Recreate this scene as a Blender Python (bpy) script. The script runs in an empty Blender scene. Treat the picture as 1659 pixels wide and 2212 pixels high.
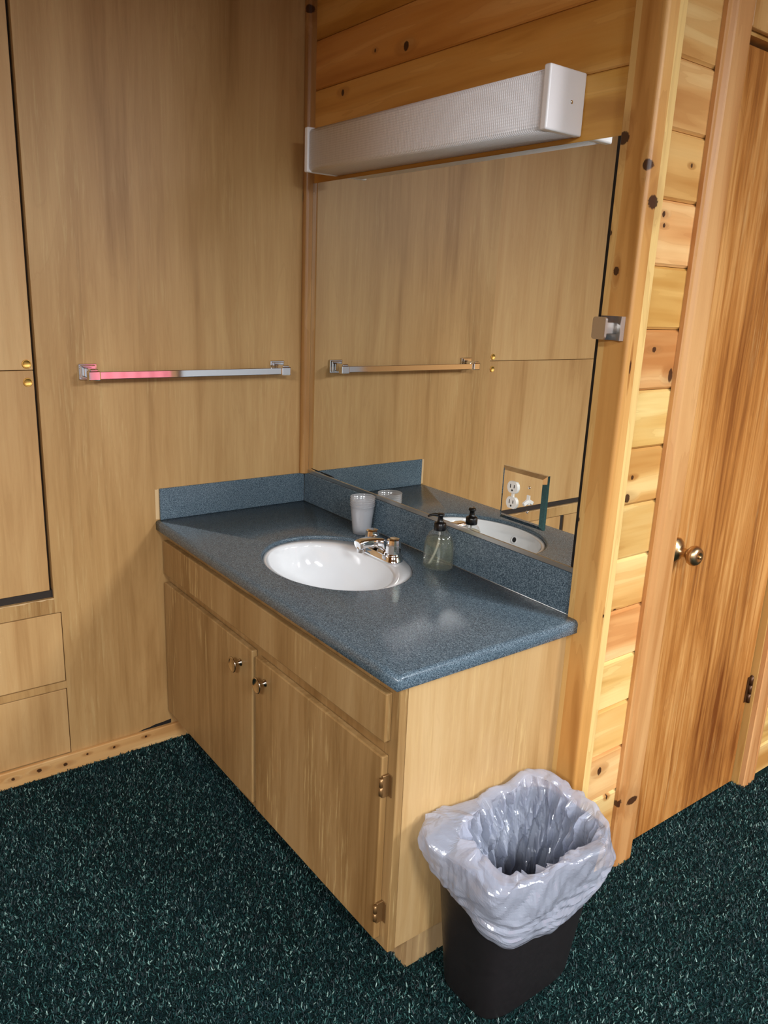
import bpy, bmesh, math, random
from mathutils import Vector, Matrix, noise as mnoise

scene = bpy.context.scene
col = scene.collection
random.seed(7)

# ------------------------------------------------------------------ camera
cam_d = bpy.data.cameras.new('camera')
cam = bpy.data.objects.new('camera', cam_d)
col.objects.link(cam)
FW = Vector((-0.76596533, 0.58564741, -0.26516829))
RT = Vector((0.59774697, 0.80060694, 0.04155823))
UP = Vector((-0.23663404, 0.12667138, 0.96330612))
m = Matrix((RT, UP, -FW)).transposed().to_4x4()
m.translation = Vector((2.31315, -1.414456, 1.484112))
cam.matrix_world = m
cam_d.sensor_fit = 'VERTICAL'
cam_d.sensor_height = 36.0
cam_d.lens = 36.0 * 1701.99 / 2212.0
cam_d.clip_start = 0.02
scene.camera = cam

# ------------------------------------------------------------------ world, exposure, lamp strengths
w = bpy.data.worlds.new('world')
scene.world = w
w.use_nodes = True
w.node_tree.nodes['Background'].inputs[0].default_value = (0.9, 0.95, 1.0, 1)
w.node_tree.nodes['Background'].inputs[1].default_value = 0.02
scene.view_settings.view_transform = 'Standard'
scene.view_settings.look = 'None'
scene.view_settings.exposure = 2.6
scene.view_settings.gamma = 1.0
cy = scene.cycles
cy.max_bounces = 7
cy.adaptive_threshold = 0.025
cy.diffuse_bounces = 3
cy.glossy_bounces = 4
cy.transmission_bounces = 5
cy.transparent_max_bounces = 10
LAMP_POWER = 12.0
LAMP_COLOR = (0.96, 1.0, 1.04)
# ceiling fluorescent troffers, the last one added as frontal fill: centre x, y, half length along x, half width along y
LAMPS = [(4.25, -1.4, 0.6, 0.28), (3.85, 0.82, 0.6, 0.28), (3.2, -3.0, 0.6, 0.28)]

# ------------------------------------------------------------------ mesh helpers
def new_bm():
    return bmesh.new()

def box(bm, x0, x1, y0, y1, z0, z1, bev=0.0, seg=2):
    t = bmesh.new()
    v = [t.verts.new((x, y, z)) for x in (x0, x1) for y in (y0, y1) for z in (z0, z1)]
    for f in ((0, 1, 3, 2), (4, 6, 7, 5), (0, 4, 5, 1), (2, 3, 7, 6), (0, 2, 6, 4), (1, 5, 7, 3)):
        t.faces.new([v[i] for i in f])
    bmesh.ops.recalc_face_normals(t, faces=t.faces[:])
    if bev > 0:
        bmesh.ops.bevel(t, geom=t.edges[:], offset=bev, segments=seg, affect='EDGES', profile=0.5)
    merge(bm, t)
    return bm

def merge(bm, t, mat=None):
    if mat is not None:
        bmesh.ops.transform(t, matrix=mat, verts=t.verts[:])
    vm = {}
    for v in t.verts:
        vm[v] = bm.verts.new(v.co)
    for f in t.faces:
        try:
            nf = bm.faces.new([vm[v] for v in f.verts])
            nf.smooth = f.smooth
        except ValueError:
            pass
    t.free()

def lathe(bm, prof, c=(0, 0, 0), axis='z', seg=32, cap=True, sx=1.0, sy=1.0):
    t = bmesh.new()
    rings = []
    for r, h in prof:
        if r < 1e-6:
            rings.append([t.verts.new((0, 0, h))])
        else:
            rings.append([t.verts.new((r * sx * math.cos(2 * math.pi * i / seg), r * sy * math.sin(2 * math.pi * i / seg), h)) for i in range(seg)])
    for a, b in zip(rings, rings[1:]):
        for i in range(seg):
            j = (i + 1) % seg
            if len(a) == 1 and len(b) == 1:
                continue
            if len(a) == 1:
                f = t.faces.new((a[0], b[j], b[i]))
            elif len(b) == 1:
                f = t.faces.new((a[i], a[j], b[0]))
            else:
                f = t.faces.new((a[i], a[j], b[j], b[i]))
            f.smooth = True
    if cap:
        for rg, flip in ((rings[0], True), (rings[-1], False)):
            if len(rg) > 2:
                t.faces.new(rg[::-1] if flip else rg)
    bmesh.ops.recalc_face_normals(t, faces=t.faces[:])
    R = Matrix.Identity(4)
    if axis == 'x':
        R = Matrix.Rotation(math.pi / 2, 4, 'Y')
    elif axis == '-x':
        R = Matrix.Rotation(-math.pi / 2, 4, 'Y')
    elif axis == '-y':
        R = Matrix.Rotation(math.pi / 2, 4, 'X')
    elif axis == 'y':
        R = Matrix.Rotation(-math.pi / 2, 4, 'X')
    merge(bm, t, Matrix.Translation(Vector(c)) @ R)
    return bm

def sweep(bm, pts, radii, seg=16, flat=(1.0, 1.0), up=(0, 0, 1), cap=True, power=2.0):
    """tube along pts; radii per point (number or (side, up) pair); superellipse section"""
    t = bmesh.new()
    pts = [Vector(p) for p in pts]
    rings = []
    for i, p in enumerate(pts):
        d = (pts[min(i + 1, len(pts) - 1)] - pts[max(i - 1, 0)]).normalized()
        s = d.cross(Vector(up))
        if s.length < 1e-5:
            s = d.cross(Vector((1, 0, 0)))
        s.normalize()
        n = s.cross(d)
        r = radii[i] if isinstance(radii, (list, tuple)) else radii
        ra, rb = r if isinstance(r, (list, tuple)) else (r, r)
        ring = []
        for k in range(seg):
            a = 2 * math.pi * k / seg
            ca, sa = math.cos(a), math.sin(a)
            e = 2.0 / power
            ca2 = math.copysign(abs(ca) ** e, ca)
            sa2 = math.copysign(abs(sa) ** e, sa)
            ring.append(t.verts.new(p + s * (ra * ca2) + n * (rb * sa2)))
        rings.append(ring)
    for a, b in zip(rings, rings[1:]):
        for i in range(seg):
            j = (i + 1) % seg
            t.faces.new((a[i], a[j], b[j], b[i])).smooth = True
    if cap:
        t.faces.new(rings[0][::-1])
        t.faces.new(rings[-1])
    bmesh.ops.recalc_face_normals(t, faces=t.faces[:])
    merge(bm, t)
    return bm

def prism_y(bm, poly, y0, y1):
    """polygon of (x, z) pairs extruded along y"""
    t = bmesh.new()
    a = [t.verts.new((x, y0, z)) for x, z in poly]
    b = [t.verts.new((x, y1, z)) for x, z in poly]
    n = len(poly)
    t.faces.new(a)
    t.faces.new(b[::-1])
    for i in range(n):
        j = (i + 1) % n
        t.faces.new((a[j], a[i], b[i], b[j]))
    bmesh.ops.recalc_face_normals(t, faces=t.faces[:])
    merge(bm, t)
    return bm

def prism_z(bm, poly, z0, z1, smooth=False):
    t = bmesh.new()
    a = [t.verts.new((x, y, z0)) for x, y in poly]
    b = [t.verts.new((x, y, z1)) for x, y in poly]
    n = len(poly)
    t.faces.new(a)
    t.faces.new(b[::-1])
    for i in range(n):
        j = (i + 1) % n
        t.faces.new((a[j], a[i], b[i], b[j]))
    bmesh.ops.recalc_face_normals(t, faces=t.faces[:])
    merge(bm, t)
    return bm

ROOT = {}
def finish(name, bm, mat, parent=None, loc=None, smooth=None):
    """link a bmesh given in world coordinates as one object"""
    me = bpy.data.meshes.new(name)
    if smooth is not None:
        for f in bm.faces:
            f.smooth = smooth
    if parent is not None:
        off = ROOT[parent.name]
    elif loc is not None:
        off = Vector(loc)
    else:
        xs = [v.co.x for v in bm.verts]; ys = [v.co.y for v in bm.verts]; zs = [v.co.z for v in bm.verts]
        off = Vector(((min(xs) + max(xs)) / 2, (min(ys) + max(ys)) / 2, min(zs)))
    bmesh.ops.translate(bm, verts=bm.verts[:], vec=-off)
    bm.to_mesh(me)
    bm.free()
    if mat:
        me.materials.append(mat)
    o = bpy.data.objects.new(name, me)
    col.objects.link(o)
    if parent is not None:
        o.parent = parent
    else:
        o.location = off
    ROOT[o.name] = off
    return o

def tag(o, label, cat, group=None):
    o['label'] = label
    o['category'] = cat
    if group:
        o['group'] = group
    return o

def thing(name, loc, label, cat, group=None):
    o = bpy.data.objects.new(name, None)
    o.empty_display_size = 0.05
    col.objects.link(o)
    o.location = loc
    ROOT[o.name] = Vector(loc)
    return tag(o, label, cat, group)

def struct(name, bm, mat, parent=None, label=None):
    o = finish(name, bm, mat, parent)
    if parent is None:
        o['kind'] = 'structure'
        if label:
            o['label'] = label
    return o

# ------------------------------------------------------------------ materials
def srgb(r, g, b):
    f = lambda c: (c / 255.0 / 12.92) if c / 255.0 <= 0.04045 else ((c / 255.0 + 0.055) / 1.055) ** 2.4
    return (f(r), f(g), f(b), 1.0)

class NT:
    def __init__(s, name):
        s.mat = bpy.data.materials.new(name)
        s.mat.use_nodes = True
        s.t = s.mat.node_tree
        s.b = s.t.nodes['Principled BSDF']
        s.out = s.t.nodes['Material Output']
    def n(s, typ, **kw):
        x = s.t.nodes.new(typ)
        for k, v in kw.items():
            setattr(x, k, v)
        return x
    def l(s, a, b):
        s.t.links.new(a, b)
    def val(s, sock, v):
        if hasattr(v, 'is_linked') or isinstance(v, bpy.types.NodeSocket):
            s.l(v, sock)
        else:
            sock.default_value = v
    def math(s, op, a, b=0.0, c=0.0, clamp=False):
        x = s.n('ShaderNodeMath', operation=op, use_clamp=clamp)
        s.val(x.inputs[0], a); s.val(x.inputs[1], b); s.val(x.inputs[2], c)
        return x.outputs[0]
    def vmath(s, op, a, b=(0, 0, 0)):
        x = s.n('ShaderNodeVectorMath', operation=op)
        s.val(x.inputs[0], a); s.val(x.inputs[1], b)
        return x.outputs['Value'] if op in ('LENGTH', 'DOT_PRODUCT') else x.outputs[0]
    def pos(s):
        return s.n('ShaderNodeNewGeometry').outputs['Position']
    def rnd(s):
        return s.n('ShaderNodeObjectInfo').outputs['Random']
    def noise(s, vec, scale=1.0, detail=4.0, rough=0.55, dist=0.0):
        x = s.n('ShaderNodeTexNoise')
        s.l(vec, x.inputs['Vector'])
        x.inputs['Scale'].default_value = scale
        x.inputs['Detail'].default_value = detail
        x.inputs['Roughness'].default_value = rough
        x.inputs['Distortion'].default_value = dist
        return x.outputs['Fac']
    def ramp(s, fac, stops):
        x = s.n('ShaderNodeValToRGB')
        e = x.color_ramp.elements
        while len(e) < len(stops):
            e.new(0.5)
        for i, (p, c) in enumerate(stops):
            e[i].position = p
            e[i].color = c
        s.l(fac, x.inputs[0])
        return x.outputs[0]
    def mix(s, fac, a, b, blend='MIX'):
        x = s.n('ShaderNodeMix', data_type='RGBA', blend_type=blend)
        s.val(x.inputs[0], fac); s.val(x.inputs[6], a); s.val(x.inputs[7], b)
        return x.outputs[2]
    def smooth(s, v, lo, hi, a=0.0, b=1.0):
        x = s.n('ShaderNodeMapRange', interpolation_type='SMOOTHSTEP')
        s.val(x.inputs[0], v)
        x.inputs[1].default_value = lo; x.inputs[2].default_value = hi
        x.inputs[3].default_value = a; x.inputs[4].default_value = b
        return x.outputs[0]
    def bump(s, h, strength=0.2, dist=0.002):
        x = s.n('ShaderNodeBump')
        x.inputs['Strength'].default_value = strength
        x.inputs['Distance'].default_value = dist
        s.l(h, x.inputs['Height'])
        s.l(x.outputs[0], s.b.inputs['Normal'])
    def set(s, **kw):
        for k, v in kw.items():
            s.val(s.b.inputs[k.replace('_', ' ')], v)
        return s

def plain(name, c, rough=0.5, metal=0.0, **kw):
    t = NT(name)
    t.set(Base_Color=c, Roughness=rough, Metallic=metal, **kw)
    return t.mat

AX = {'x': 0, 'y': 1, 'z': 2}
def stretch(t, axis, along, across, seedvar=True):
    p = t.pos()
    if seedvar:
        off = t.n('ShaderNodeCombineXYZ')
        r = t.rnd()
        t.l(t.math('MULTIPLY', r, 37.0), off.inputs[0]); t.l(t.math('MULTIPLY', r, 91.0), off.inputs[1]); t.l(t.math('MULTIPLY', r, 53.0), off.inputs[2])
        p = t.vmath('ADD', p, off.outputs[0])
    sc = [across] * 3
    sc[AX[axis]] = along
    return t.vmath('MULTIPLY', p, tuple(sc))

def pine(name, axis, c0, c1, c2, knots=(), bands=(), vary=0.12, rough=0.38, seedvar=True, worn=0.0):
    """softwood board: c0 dark grain, c1 body, c2 pale; knots = [(centre, radii)], bands = [(axis, lo, hi, colour)]"""
    t = NT(name)
    p = t.pos()
    knot_core = None
    warp = None
    if knots:
        wob = t.math('MULTIPLY_ADD', t.noise(p, 260.0, 2.0), 0.5, -0.25)
    for c, r in knots:
        d = t.vmath('LENGTH', t.vmath('DIVIDE', t.vmath('SUBTRACT', p, tuple(c)), tuple(r)))
        d = t.math('ADD', d, wob)
        core = t.smooth(d, 0.75, 1.0, 1.0, 0.0)
        # halo is drawn out along the grain
        rr = [x * 1.35 for x in r]
        rr[AX[axis]] *= 2.6
        d2 = t.vmath('LENGTH', t.vmath('DIVIDE', t.vmath('SUBTRACT', p, tuple(c)), tuple(rr)))
        halo = t.smooth(d2, 0.55, 1.5, 1.0, 0.0)
        knot_core = core if knot_core is None else t.math('MAXIMUM', knot_core, core)
        warp = halo if warp is None else t.math('MAXIMUM', warp, halo)
    g = stretch(t, axis, 1.3, 16.0, seedvar)
    if warp is not None:
        cmb = t.n('ShaderNodeCombineXYZ')
        for i in range(3):
            t.l(t.math('MULTIPLY', warp, 0.22), cmb.inputs[i])
        g = t.vmath('ADD', g, cmb.outputs[0])
    broad = t.noise(g, 1.0, 3.0, 0.5, 0.4)
    rings = t.math('FRACT', t.math('MULTIPLY', broad, 7.0))
    late = t.math('POWER', rings, 5.0)
    fine = t.noise(stretch(t, axis, 6.0, 240.0, seedvar), 1.0, 2.0, 0.6)
    cl = t.ramp(broad, [(0.34, c0), (0.5, c1), (0.68, c2)])
    for ax, lo, hi, cc in bands:
        sep = t.n('ShaderNodeSeparateXYZ')
        t.l(p, sep.inputs[0])
        wz = t.noise(stretch(t, axis, 1.0, 4.0, False), 1.0, 2.0)
        q = t.math('ADD', sep.outputs[AX[ax]], t.math('MULTIPLY_ADD', wz, 0.014, -0.007))
        mk = t.math('MULTIPLY', t.math('GREATER_THAN', q, lo), t.math('LESS_THAN', q, hi))
        cl = t.mix(t.math('MULTIPLY', mk, 0.85), cl, cc)
    cl = t.mix(t.math('MULTIPLY', late, 0.28), cl, c0)
    cl = t.mix(t.math('MULTIPLY', t.math('SUBTRACT', fine, 0.35, clamp=True), 0.30), cl, c0)
    if vary:
        br = t.math('MULTIPLY_ADD', t.rnd(), 2 * vary, 1.0 - vary)
        hs = t.n('ShaderNodeHueSaturation')
        t.l(br, hs.inputs['Value']); t.l(cl, hs.inputs['Color'])
        t.l(t.math('MULTIPLY_ADD', t.math('FRACT', t.math('MULTIPLY', t.rnd(), 17.3)), 0.024, 0.488), hs.inputs['Hue'])
        cl = hs.outputs[0]
    if worn:
        wn = t.noise(stretch(t, axis, 9.0, 40.0, False), 1.0, 4.0, 0.7)
        cl = t.mix(t.smooth(wn, 0.80 - worn, 0.86 - worn, 0.0, 0.6), cl, srgb(238, 214, 176))
    if warp is not None:
        cl = t.mix(t.math('MULTIPLY', warp, 0.34), cl, srgb(140, 84, 38))
        cl = t.mix(t.math('MULTIPLY', knot_core, 0.93), cl, srgb(52, 24, 13))
    t.set(Base_Color=cl, Roughness=rough)
    t.b.inputs['Specular IOR Level'].default_value = 0.4
    t.bump(t.math('ADD', broad, t.math('MULTIPLY', fine, 0.3)), 0.12, 0.0015)
    return t.mat

def veneer(name, c0, c1, c2, rough=0.42, wear=0.0, scale=1.0, vary=0.05, streak=0.5, wmid=0.28, wbig=0.6, wpatch=0.5):
    """stained plywood / door skin with upright figure"""
    t = NT(name)
    g = stretch(t, 'z', 0.9 * scale, 7.0 * scale)
    big = t.noise(g, 1.0, 5.0, 0.55, 0.7)
    patch = t.noise(stretch(t, 'z', 0.7, 1.6), 1.0, 2.0, 0.5)
    fine = t.noise(stretch(t, 'z', 10.0, 300.0), 1.0, 2.0, 0.6)
    mid = t.noise(stretch(t, 'z', 2.2, 45.0), 1.0, 3.0, 0.6, 0.8)
    f = t.math('MULTIPLY_ADD', patch, wpatch, t.math('MULTIPLY', big, wbig))
    f = t.math('MULTIPLY_ADD', t.math('SUBTRACT', mid, 0.5), wmid, f)
    cl = t.ramp(f, [(0.36, c0), (0.54, c1), (0.74, c2)])
    # thin darker figure lines
    ln = t.math('ABSOLUTE', t.math('SUBTRACT', t.math('FRACT', t.math('MULTIPLY', big, 9.0)), 0.5))
    cl = t.mix(t.smooth(ln, 0.0, 0.10, 0.20 * streak, 0.0), cl, c0)
    cl = t.mix(t.math('MULTIPLY', t.math('SUBTRACT', fine, 0.42, clamp=True), 0.5 * streak), cl, c0)
    if wear:
        sep = t.n('ShaderNodeSeparateXYZ')
        t.l(t.pos(), sep.inputs[0])
        wn = t.noise(stretch(t, 'z', 7.0, 120.0), 1.0, 4.0, 0.65)
        area = t.noise(stretch(t, 'z', 2.0, 5.0), 1.0, 3.0, 0.5)
        k = t.math('MULTIPLY', t.smooth(wn, 0.52, 0.68), t.smooth(area, 0.42, 0.64))
        cl = t.mix(t.math('MULTIPLY', k, wear), cl, srgb(214, 184, 128))
    hs = t.n('ShaderNodeHueSaturation')
    t.l(t.math('MULTIPLY_ADD', t.rnd(), 2 * vary, 1 - vary), hs.inputs['Value'])
    t.l(cl, hs.inputs['Color'])
    t.set(Base_Color=hs.outputs[0], Roughness=rough)
    t.b.inputs['Specular IOR Level'].default_value = 0.35
    t.bump(t.math('ADD', fine, t.math('MULTIPLY', mid, 0.6)), 0.10, 0.001)
    return t.mat

M = {}
P0, P1, P2 = srgb(196, 138, 72), srgb(222, 172, 104), srgb(240, 206, 140)
M['plank_back'] = pine('pine_honey_plank', 'x', srgb(186, 128, 52), srgb(212, 156, 74), srgb(228, 180, 102),
    knots=[((0.47, 0.0, 2.118), (0.012, 0.02, 0.014)), ((0.174, 0.0, 2.053), (0.0085, 0.02, 0.010)), ((0.33, 0.0, 2.134), (0.004, 0.02, 0.006)),
           ((0.62, 0.0, 2.27), (0.012, 0.02, 0.014))], vary=0.07)
M['plank_side'] = pine('pine_pale_plank', 'y', P0, P1, P2,
    knots=[((1.25, 0.100, 1.672), (0.02, 0.006, 0.007)), ((1.25, 0.106, 1.650), (0.02, 0.005, 0.005)),
           ((1.25, 0.128, 1.393), (0.02, 0.008, 0.007)), ((1.25, 0.202, 1.335), (0.02, 0.009, 0.018)),
           ((1.25, 0.108, 1.105), (0.02, 0.006, 0.006)), ((1.25, 0.098, 1.057), (0.02, 0.011, 0.012)),
           ((1.25, 0.105, 0.780), (0.02, 0.007, 0.003)), ((1.25, 0.128, 0.330), (0.02, 0.009, 0.013)),
           ((1.25, 0.175, 0.235), (0.02, 0.004, 0.008)), ((1.25, 1.04, 0.17), (0.02, 0.014, 0.014)),
           ((1.25, 0.176, 1.775), (0.02, 0.004, 0.005))], vary=0.10)
M['post'] = pine('pine_corner_post', 'z', srgb(176, 120, 58), srgb(206, 150, 82), srgb(224, 174, 104),
    knots=[((1.217, -0.015, 1.806), (0.016, 0.02, 0.014)), ((1.279, -0.012, 1.752), (0.010, 0.02, 0.012)),
           ((1.285, 0.012, 1.685), (0.02, 0.018, 0.015)), ((1.236, -0.015, 1.552), (0.008, 0.02, 0.010)),
           ((1.212, -0.015, 1.627), (0.003, 0.02, 0.006)), ((1.285, 0.004, 1.36), (0.02, 0.003, 0.016)),
           ((1.211, -0.015, 1.012), (0.003, 0.02, 0.006)), ((1.285, 0.018, 0.795), (0.02, 0.003, 0.005))],
    bands=[('x', 1.10, 1.2265, srgb(220, 178, 110)), ('y', 0.020, 0.2, srgb(240, 206, 134))], vary=0.0, seedvar=False, worn=0.0)
M['casing'] = pine('pine_door_casing', 'z', srgb(180, 126, 66), srgb(206, 156, 95), srgb(220, 174, 112),
    knots=[((1.267, 0.268, 0.198), (0.02, 0.026, 0.013)), ((1.262, 0.219, 0.205), (0.02, 0.013, 0.013))], vary=0.05, worn=0.05)
M['quarter'] = pine('pine_corner_strip', 'z', srgb(140, 94, 46), srgb(170, 122, 68), srgb(196, 150, 92),
    knots=[((0.018, -0.02, 2.30), (0.014, 0.02, 0.014)), ((0.002, -0.024, 1.775), (0.006, 0.01, 0.02))], vary=0.0)
M['base_pine'] = pine('pine_baseboard', 'y', srgb(186, 132, 76), srgb(214, 164, 104), srgb(230, 190, 132),
    knots=[((0.0, -0.945, 0.033), (0.03, 0.010, 0.008)), ((0.0, -0.868, 0.027), (0.03, 0.009, 0.008)), ((0.0, -0.80, 0.04), (0.03, 0.005, 0.005)),
           ((0.0, -0.715, 0.036), (0.03, 0.006, 0.006)), ((0.0, -0.61, 0.04), (0.03, 0.005, 0.005)), ((0.0, -1.02, 0.03), (0.03, 0.007, 0.007))], vary=0.0, worn=0.03)
M['ply'] = veneer('stained_plywood', srgb(150, 109, 61), srgb(186, 145, 92), srgb(206, 167, 112), wear=0.35)
M['ply_door'] = veneer('stained_closet_plywood', srgb(172, 128, 78), srgb(200, 158, 104), srgb(214, 176, 122), wear=0.15)
M['cab'] = veneer('cabinet_birch', srgb(128, 94, 52), srgb(164, 129, 82), srgb(188, 156, 108), wear=0.6, rough=0.4)
M['cab_edge'] = veneer('cabinet_edge_wood', srgb(150, 108, 58), srgb(182, 138, 82), srgb(208, 166, 108), wear=0.4)
M['cab_side'] = veneer('cabinet_side_birch', srgb(160, 122, 74), srgb(188, 152, 102), srgb(204, 172, 124), wear=0.6, rough=0.4)
M['kick'] = veneer('worn_kick_wood', srgb(150, 118, 78), srgb(178, 146, 104), srgb(200, 170, 128), wear=0.5)
M['door'] = veneer('varnished_door_skin', srgb(122, 66, 26), srgb(184, 122, 60), srgb(228, 172, 104), rough=0.3, scale=1.3, streak=0.8, wear=0.30, wmid=0.55, wbig=0.45, wpatch=0.65)
M['bare_wood'] = plain('bare_splintered_wood', srgb(214, 180, 132), 0.7)
M['dark'] = plain('dark_gap', srgb(20, 15, 11), 0.8)
M['gap_strip'] = plain('dark_gap_fill', srgb(44, 36, 30), 0.8)  # dark filler under the closet doors and between the drawers
M['chrome'] = plain('chrome', (0.86, 0.86, 0.87, 1), 0.06, 1.0)
M['nickel'] = plain('satin_nickel', srgb(204, 200, 196), 0.42, 1.0)
M['knob_metal'] = plain('worn_nickel_knob', srgb(190, 176, 156), 0.16, 1.0)
M['brass'] = plain('brass', srgb(222, 178, 96), 0.42, 1.0)
M['ant_brass'] = plain('antique_brass', srgb(206, 176, 132), 0.33, 1.0)
M['hinge'] = plain('painted_over_hinge', srgb(140, 106, 66), 0.35, 0.6)
M['hinge_dark'] = plain('dark_bronze_hinge', srgb(84, 54, 32), 0.4, 0.5)
M['white_plastic'] = plain('white_enamel', srgb(250, 249, 250), 0.35)
M['device'] = plain('ivory_device_plastic', srgb(240, 238, 230), 0.35)
M['slot'] = plain('slot_black', srgb(14, 14, 14), 0.6)
M['china'] = plain('white_china', srgb(240, 241, 242), 0.08, 0.0, Coat_Weight=0.4, Coat_Roughness=0.04)
M['pump'] = plain('black_pump_plastic', srgb(13, 13, 14), 0.3)
M['mirror'] = plain('silvered_glass', (0.90, 0.905, 0.87, 1), 0.0, 1.0)
M['mirror_edge'] = plain('mirror_edge_glass', srgb(20, 30, 28), 0.1)
M['mirror_plate'] = plain('mirrored_plate', (0.92, 0.92, 0.90, 1), 0.01, 1.0)
M['channel'] = plain('aluminium_channel', srgb(200, 200, 196), 0.3, 1.0)
M['ceiling'] = plain('ceiling_pine', srgb(178, 124, 66), 0.7)
M['tan'] = plain('tan_wall_paint', srgb(164, 118, 68), 0.8)
M['greyblue'] = plain('grey_blue_wall_paint', srgb(150, 152, 158), 0.8)
M['pink'] = plain('pink_cloth', srgb(236, 138, 150), 0.85)
M['white_frame'] = plain('white_lamp_frame', srgb(230, 230, 226), 0.5)

def make_counter_mat():
    t = NT('speckled_blue_grey_laminate')
    p = t.pos()
    a = t.noise(p, 420.0, 2.0, 0.7)
    b = t.noise(p, 900.0, 1.0, 0.5)
    f = t.math('MULTIPLY_ADD', b, 0.45, t.math('MULTIPLY', a, 0.6))
    cl = t.ramp(f, [(0.40, srgb(42, 56, 66)), (0.52, srgb(76, 94, 107)), (0.64, srgb(134, 152, 162))])
    t.set(Base_Color=cl, Roughness=t.math('MULTIPLY_ADD', b, 0.12, 0.20))
    t.b.inputs['Specular IOR Level'].default_value = 0.45
    t.bump(a, 0.03, 0.0004)
    return t.mat
M['counter'] = make_counter_mat()

def make_carpet_mat():
    t = NT('dark_green_carpet')
    p = t.pos()
    v = t.n('ShaderNodeTexVoronoi')
    t.l(p, v.inputs['Vector'])
    v.inputs['Scale'].default_value = 330.0
    cs = t.n('ShaderNodeSeparateColor')
    t.l(v.outputs['Color'], cs.inputs[0])
    n1 = t.noise(p, 9.0, 3.0, 0.6)
    cl = t.ramp(cs.outputs[0], [(0.0, srgb(5, 18, 20)), (0.5, srgb(10, 34, 34)), (0.9, srgb(22, 54, 52)), (1.0, srgb(50, 84, 80))])
    cl = t.mix(t.smooth(n1, 0.35, 0.7, 0.0, 0.35), cl, srgb(12, 40, 42))
    t.set(Base_Color=cl, Roughness=0.95)
    t.b.inputs['Specular IOR Level'].default_value = 0.15
    h = t.math('MULTIPLY_ADD', t.noise(p, 260.0, 3.0, 0.7), 0.7, t.math('MULTIPLY', v.outputs['Distance'], -1.0))
    t.bump(h, 0.9, 0.004)
    return t.mat
M['carpet'] = make_carpet_mat()

def make_pile_mat():
    t = NT('green_carpet_yarn')
    r = t.rnd()
    cl = t.ramp(r, [(0.0, srgb(6, 22, 25)), (0.5, srgb(13, 40, 41)), (0.82, srgb(30, 68, 66)), (0.94, srgb(78, 118, 112)), (1.0, srgb(152, 180, 170))])
    n1 = t.noise(t.pos(), 5.0, 3.0, 0.6)
    cl = t.mix(t.smooth(n1, 0.4, 0.7, 0.0, 0.35), cl, srgb(14, 44, 50))
    t.set(Base_Color=cl, Roughness=0.55)
    t.b.inputs['Specular IOR Level'].default_value = 0.4
    return t.mat
M['pile'] = make_pile_mat()

def make_diffuser_mat():
    t = NT('prismatic_lamp_cover')
    p = t.pos()
    v = t.n('ShaderNodeTexVoronoi')
    t.l(t.vmath('MULTIPLY', p, (1.0, 1.0, 1.0)), v.inputs['Vector'])
    v.inputs['Scale'].default_value = 165.0
    v.inputs['Randomness'].default_value = 0.0
    t.set(Base_Color=srgb(244, 240, 240), Roughness=0.28)
    t.b.inputs['Subsurface Weight'].default_value = 0.0
    t.bump(v.outputs['Distance'], 0.9, 0.003)
    return t.mat
M['diffuser'] = make_diffuser_mat()

def make_glass(name, color, rough=0.02, ior=1.45, alpha=None):
    t = NT(name)
    t.set(Base_Color=color, Roughness=rough, IOR=ior)
    t.b.inputs['Transmission Weight'].default_value = 1.0
    return t.mat

def make_film(name, color, clear, gloss_rough=0.15, wrinkle=0.0, spec=0.10):
    """thin plastic: part see-through, part milky (diffuse + translucent), with a sheen"""
    t = NT(name)
    for x in list(t.t.nodes):
        if x != t.out:
            t.t.nodes.remove(x)
    tr = t.n('ShaderNodeBsdfTransparent')
    df = t.n('ShaderNodeBsdfDiffuse')
    tl = t.n('ShaderNodeBsdfTranslucent')
    gl = t.n('ShaderNodeBsdfGlossy')
    df.inputs[0].default_value = color
    tl.inputs[0].default_value = color
    gl.inputs['Roughness'].default_value = gloss_rough
    m1 = t.n('ShaderNodeMixShader'); m1.inputs[0].default_value = 0.45
    t.l(df.outputs[0], m1.inputs[1]); t.l(tl.outputs[0], m1.inputs[2])
    m2 = t.n('ShaderNodeMixShader'); m2.inputs[0].default_value = clear
    t.l(m1.outputs[0], m2.inputs[1]); t.l(tr.outputs[0], m2.inputs[2])
    lw = t.n('ShaderNodeLayerWeight'); lw.inputs[0].default_value = 0.5
    m3 = t.n('ShaderNodeMixShader')
    t.l(t.math('MULTIPLY_ADD', t.math('POWER', lw.outputs['Facing'], 4.0), 0.5, spec), m3.inputs[0])
    t.l(m2.outputs[0], m3.inputs[1]); t.l(gl.outputs[0], m3.inputs[2])
    t.l(m3.outputs[0], t.out.inputs[0])
    if wrinkle:
        bp = t.n('ShaderNodeBump')
        bp.inputs['Strength'].default_value = wrinkle
        bp.inputs['Distance'].default_value = 0.006
        p = t.pos()
        t.l(t.math('ABSOLUTE', t.math('SUBTRACT', t.noise(p, 26.0, 4.0, 0.55, 1.2), 0.5)), bp.inputs['Height'])
        for s in (df, tl, gl):
            t.l(bp.outputs[0], s.inputs['Normal'])
    return t.mat
M['bag'] = make_film('clear_bin_liner_film', srgb(226, 233, 252), 0.46, 0.14, 0.30, 0.09)
M['cup'] = make_film('frosted_cup_plastic', srgb(236, 238, 242), 0.55, 0.12, 0.0, 0.10)
M['bottle'] = make_film('clear_bottle_plastic', srgb(236, 240, 232), 0.93, 0.05, 0.0, 0.05)
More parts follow.
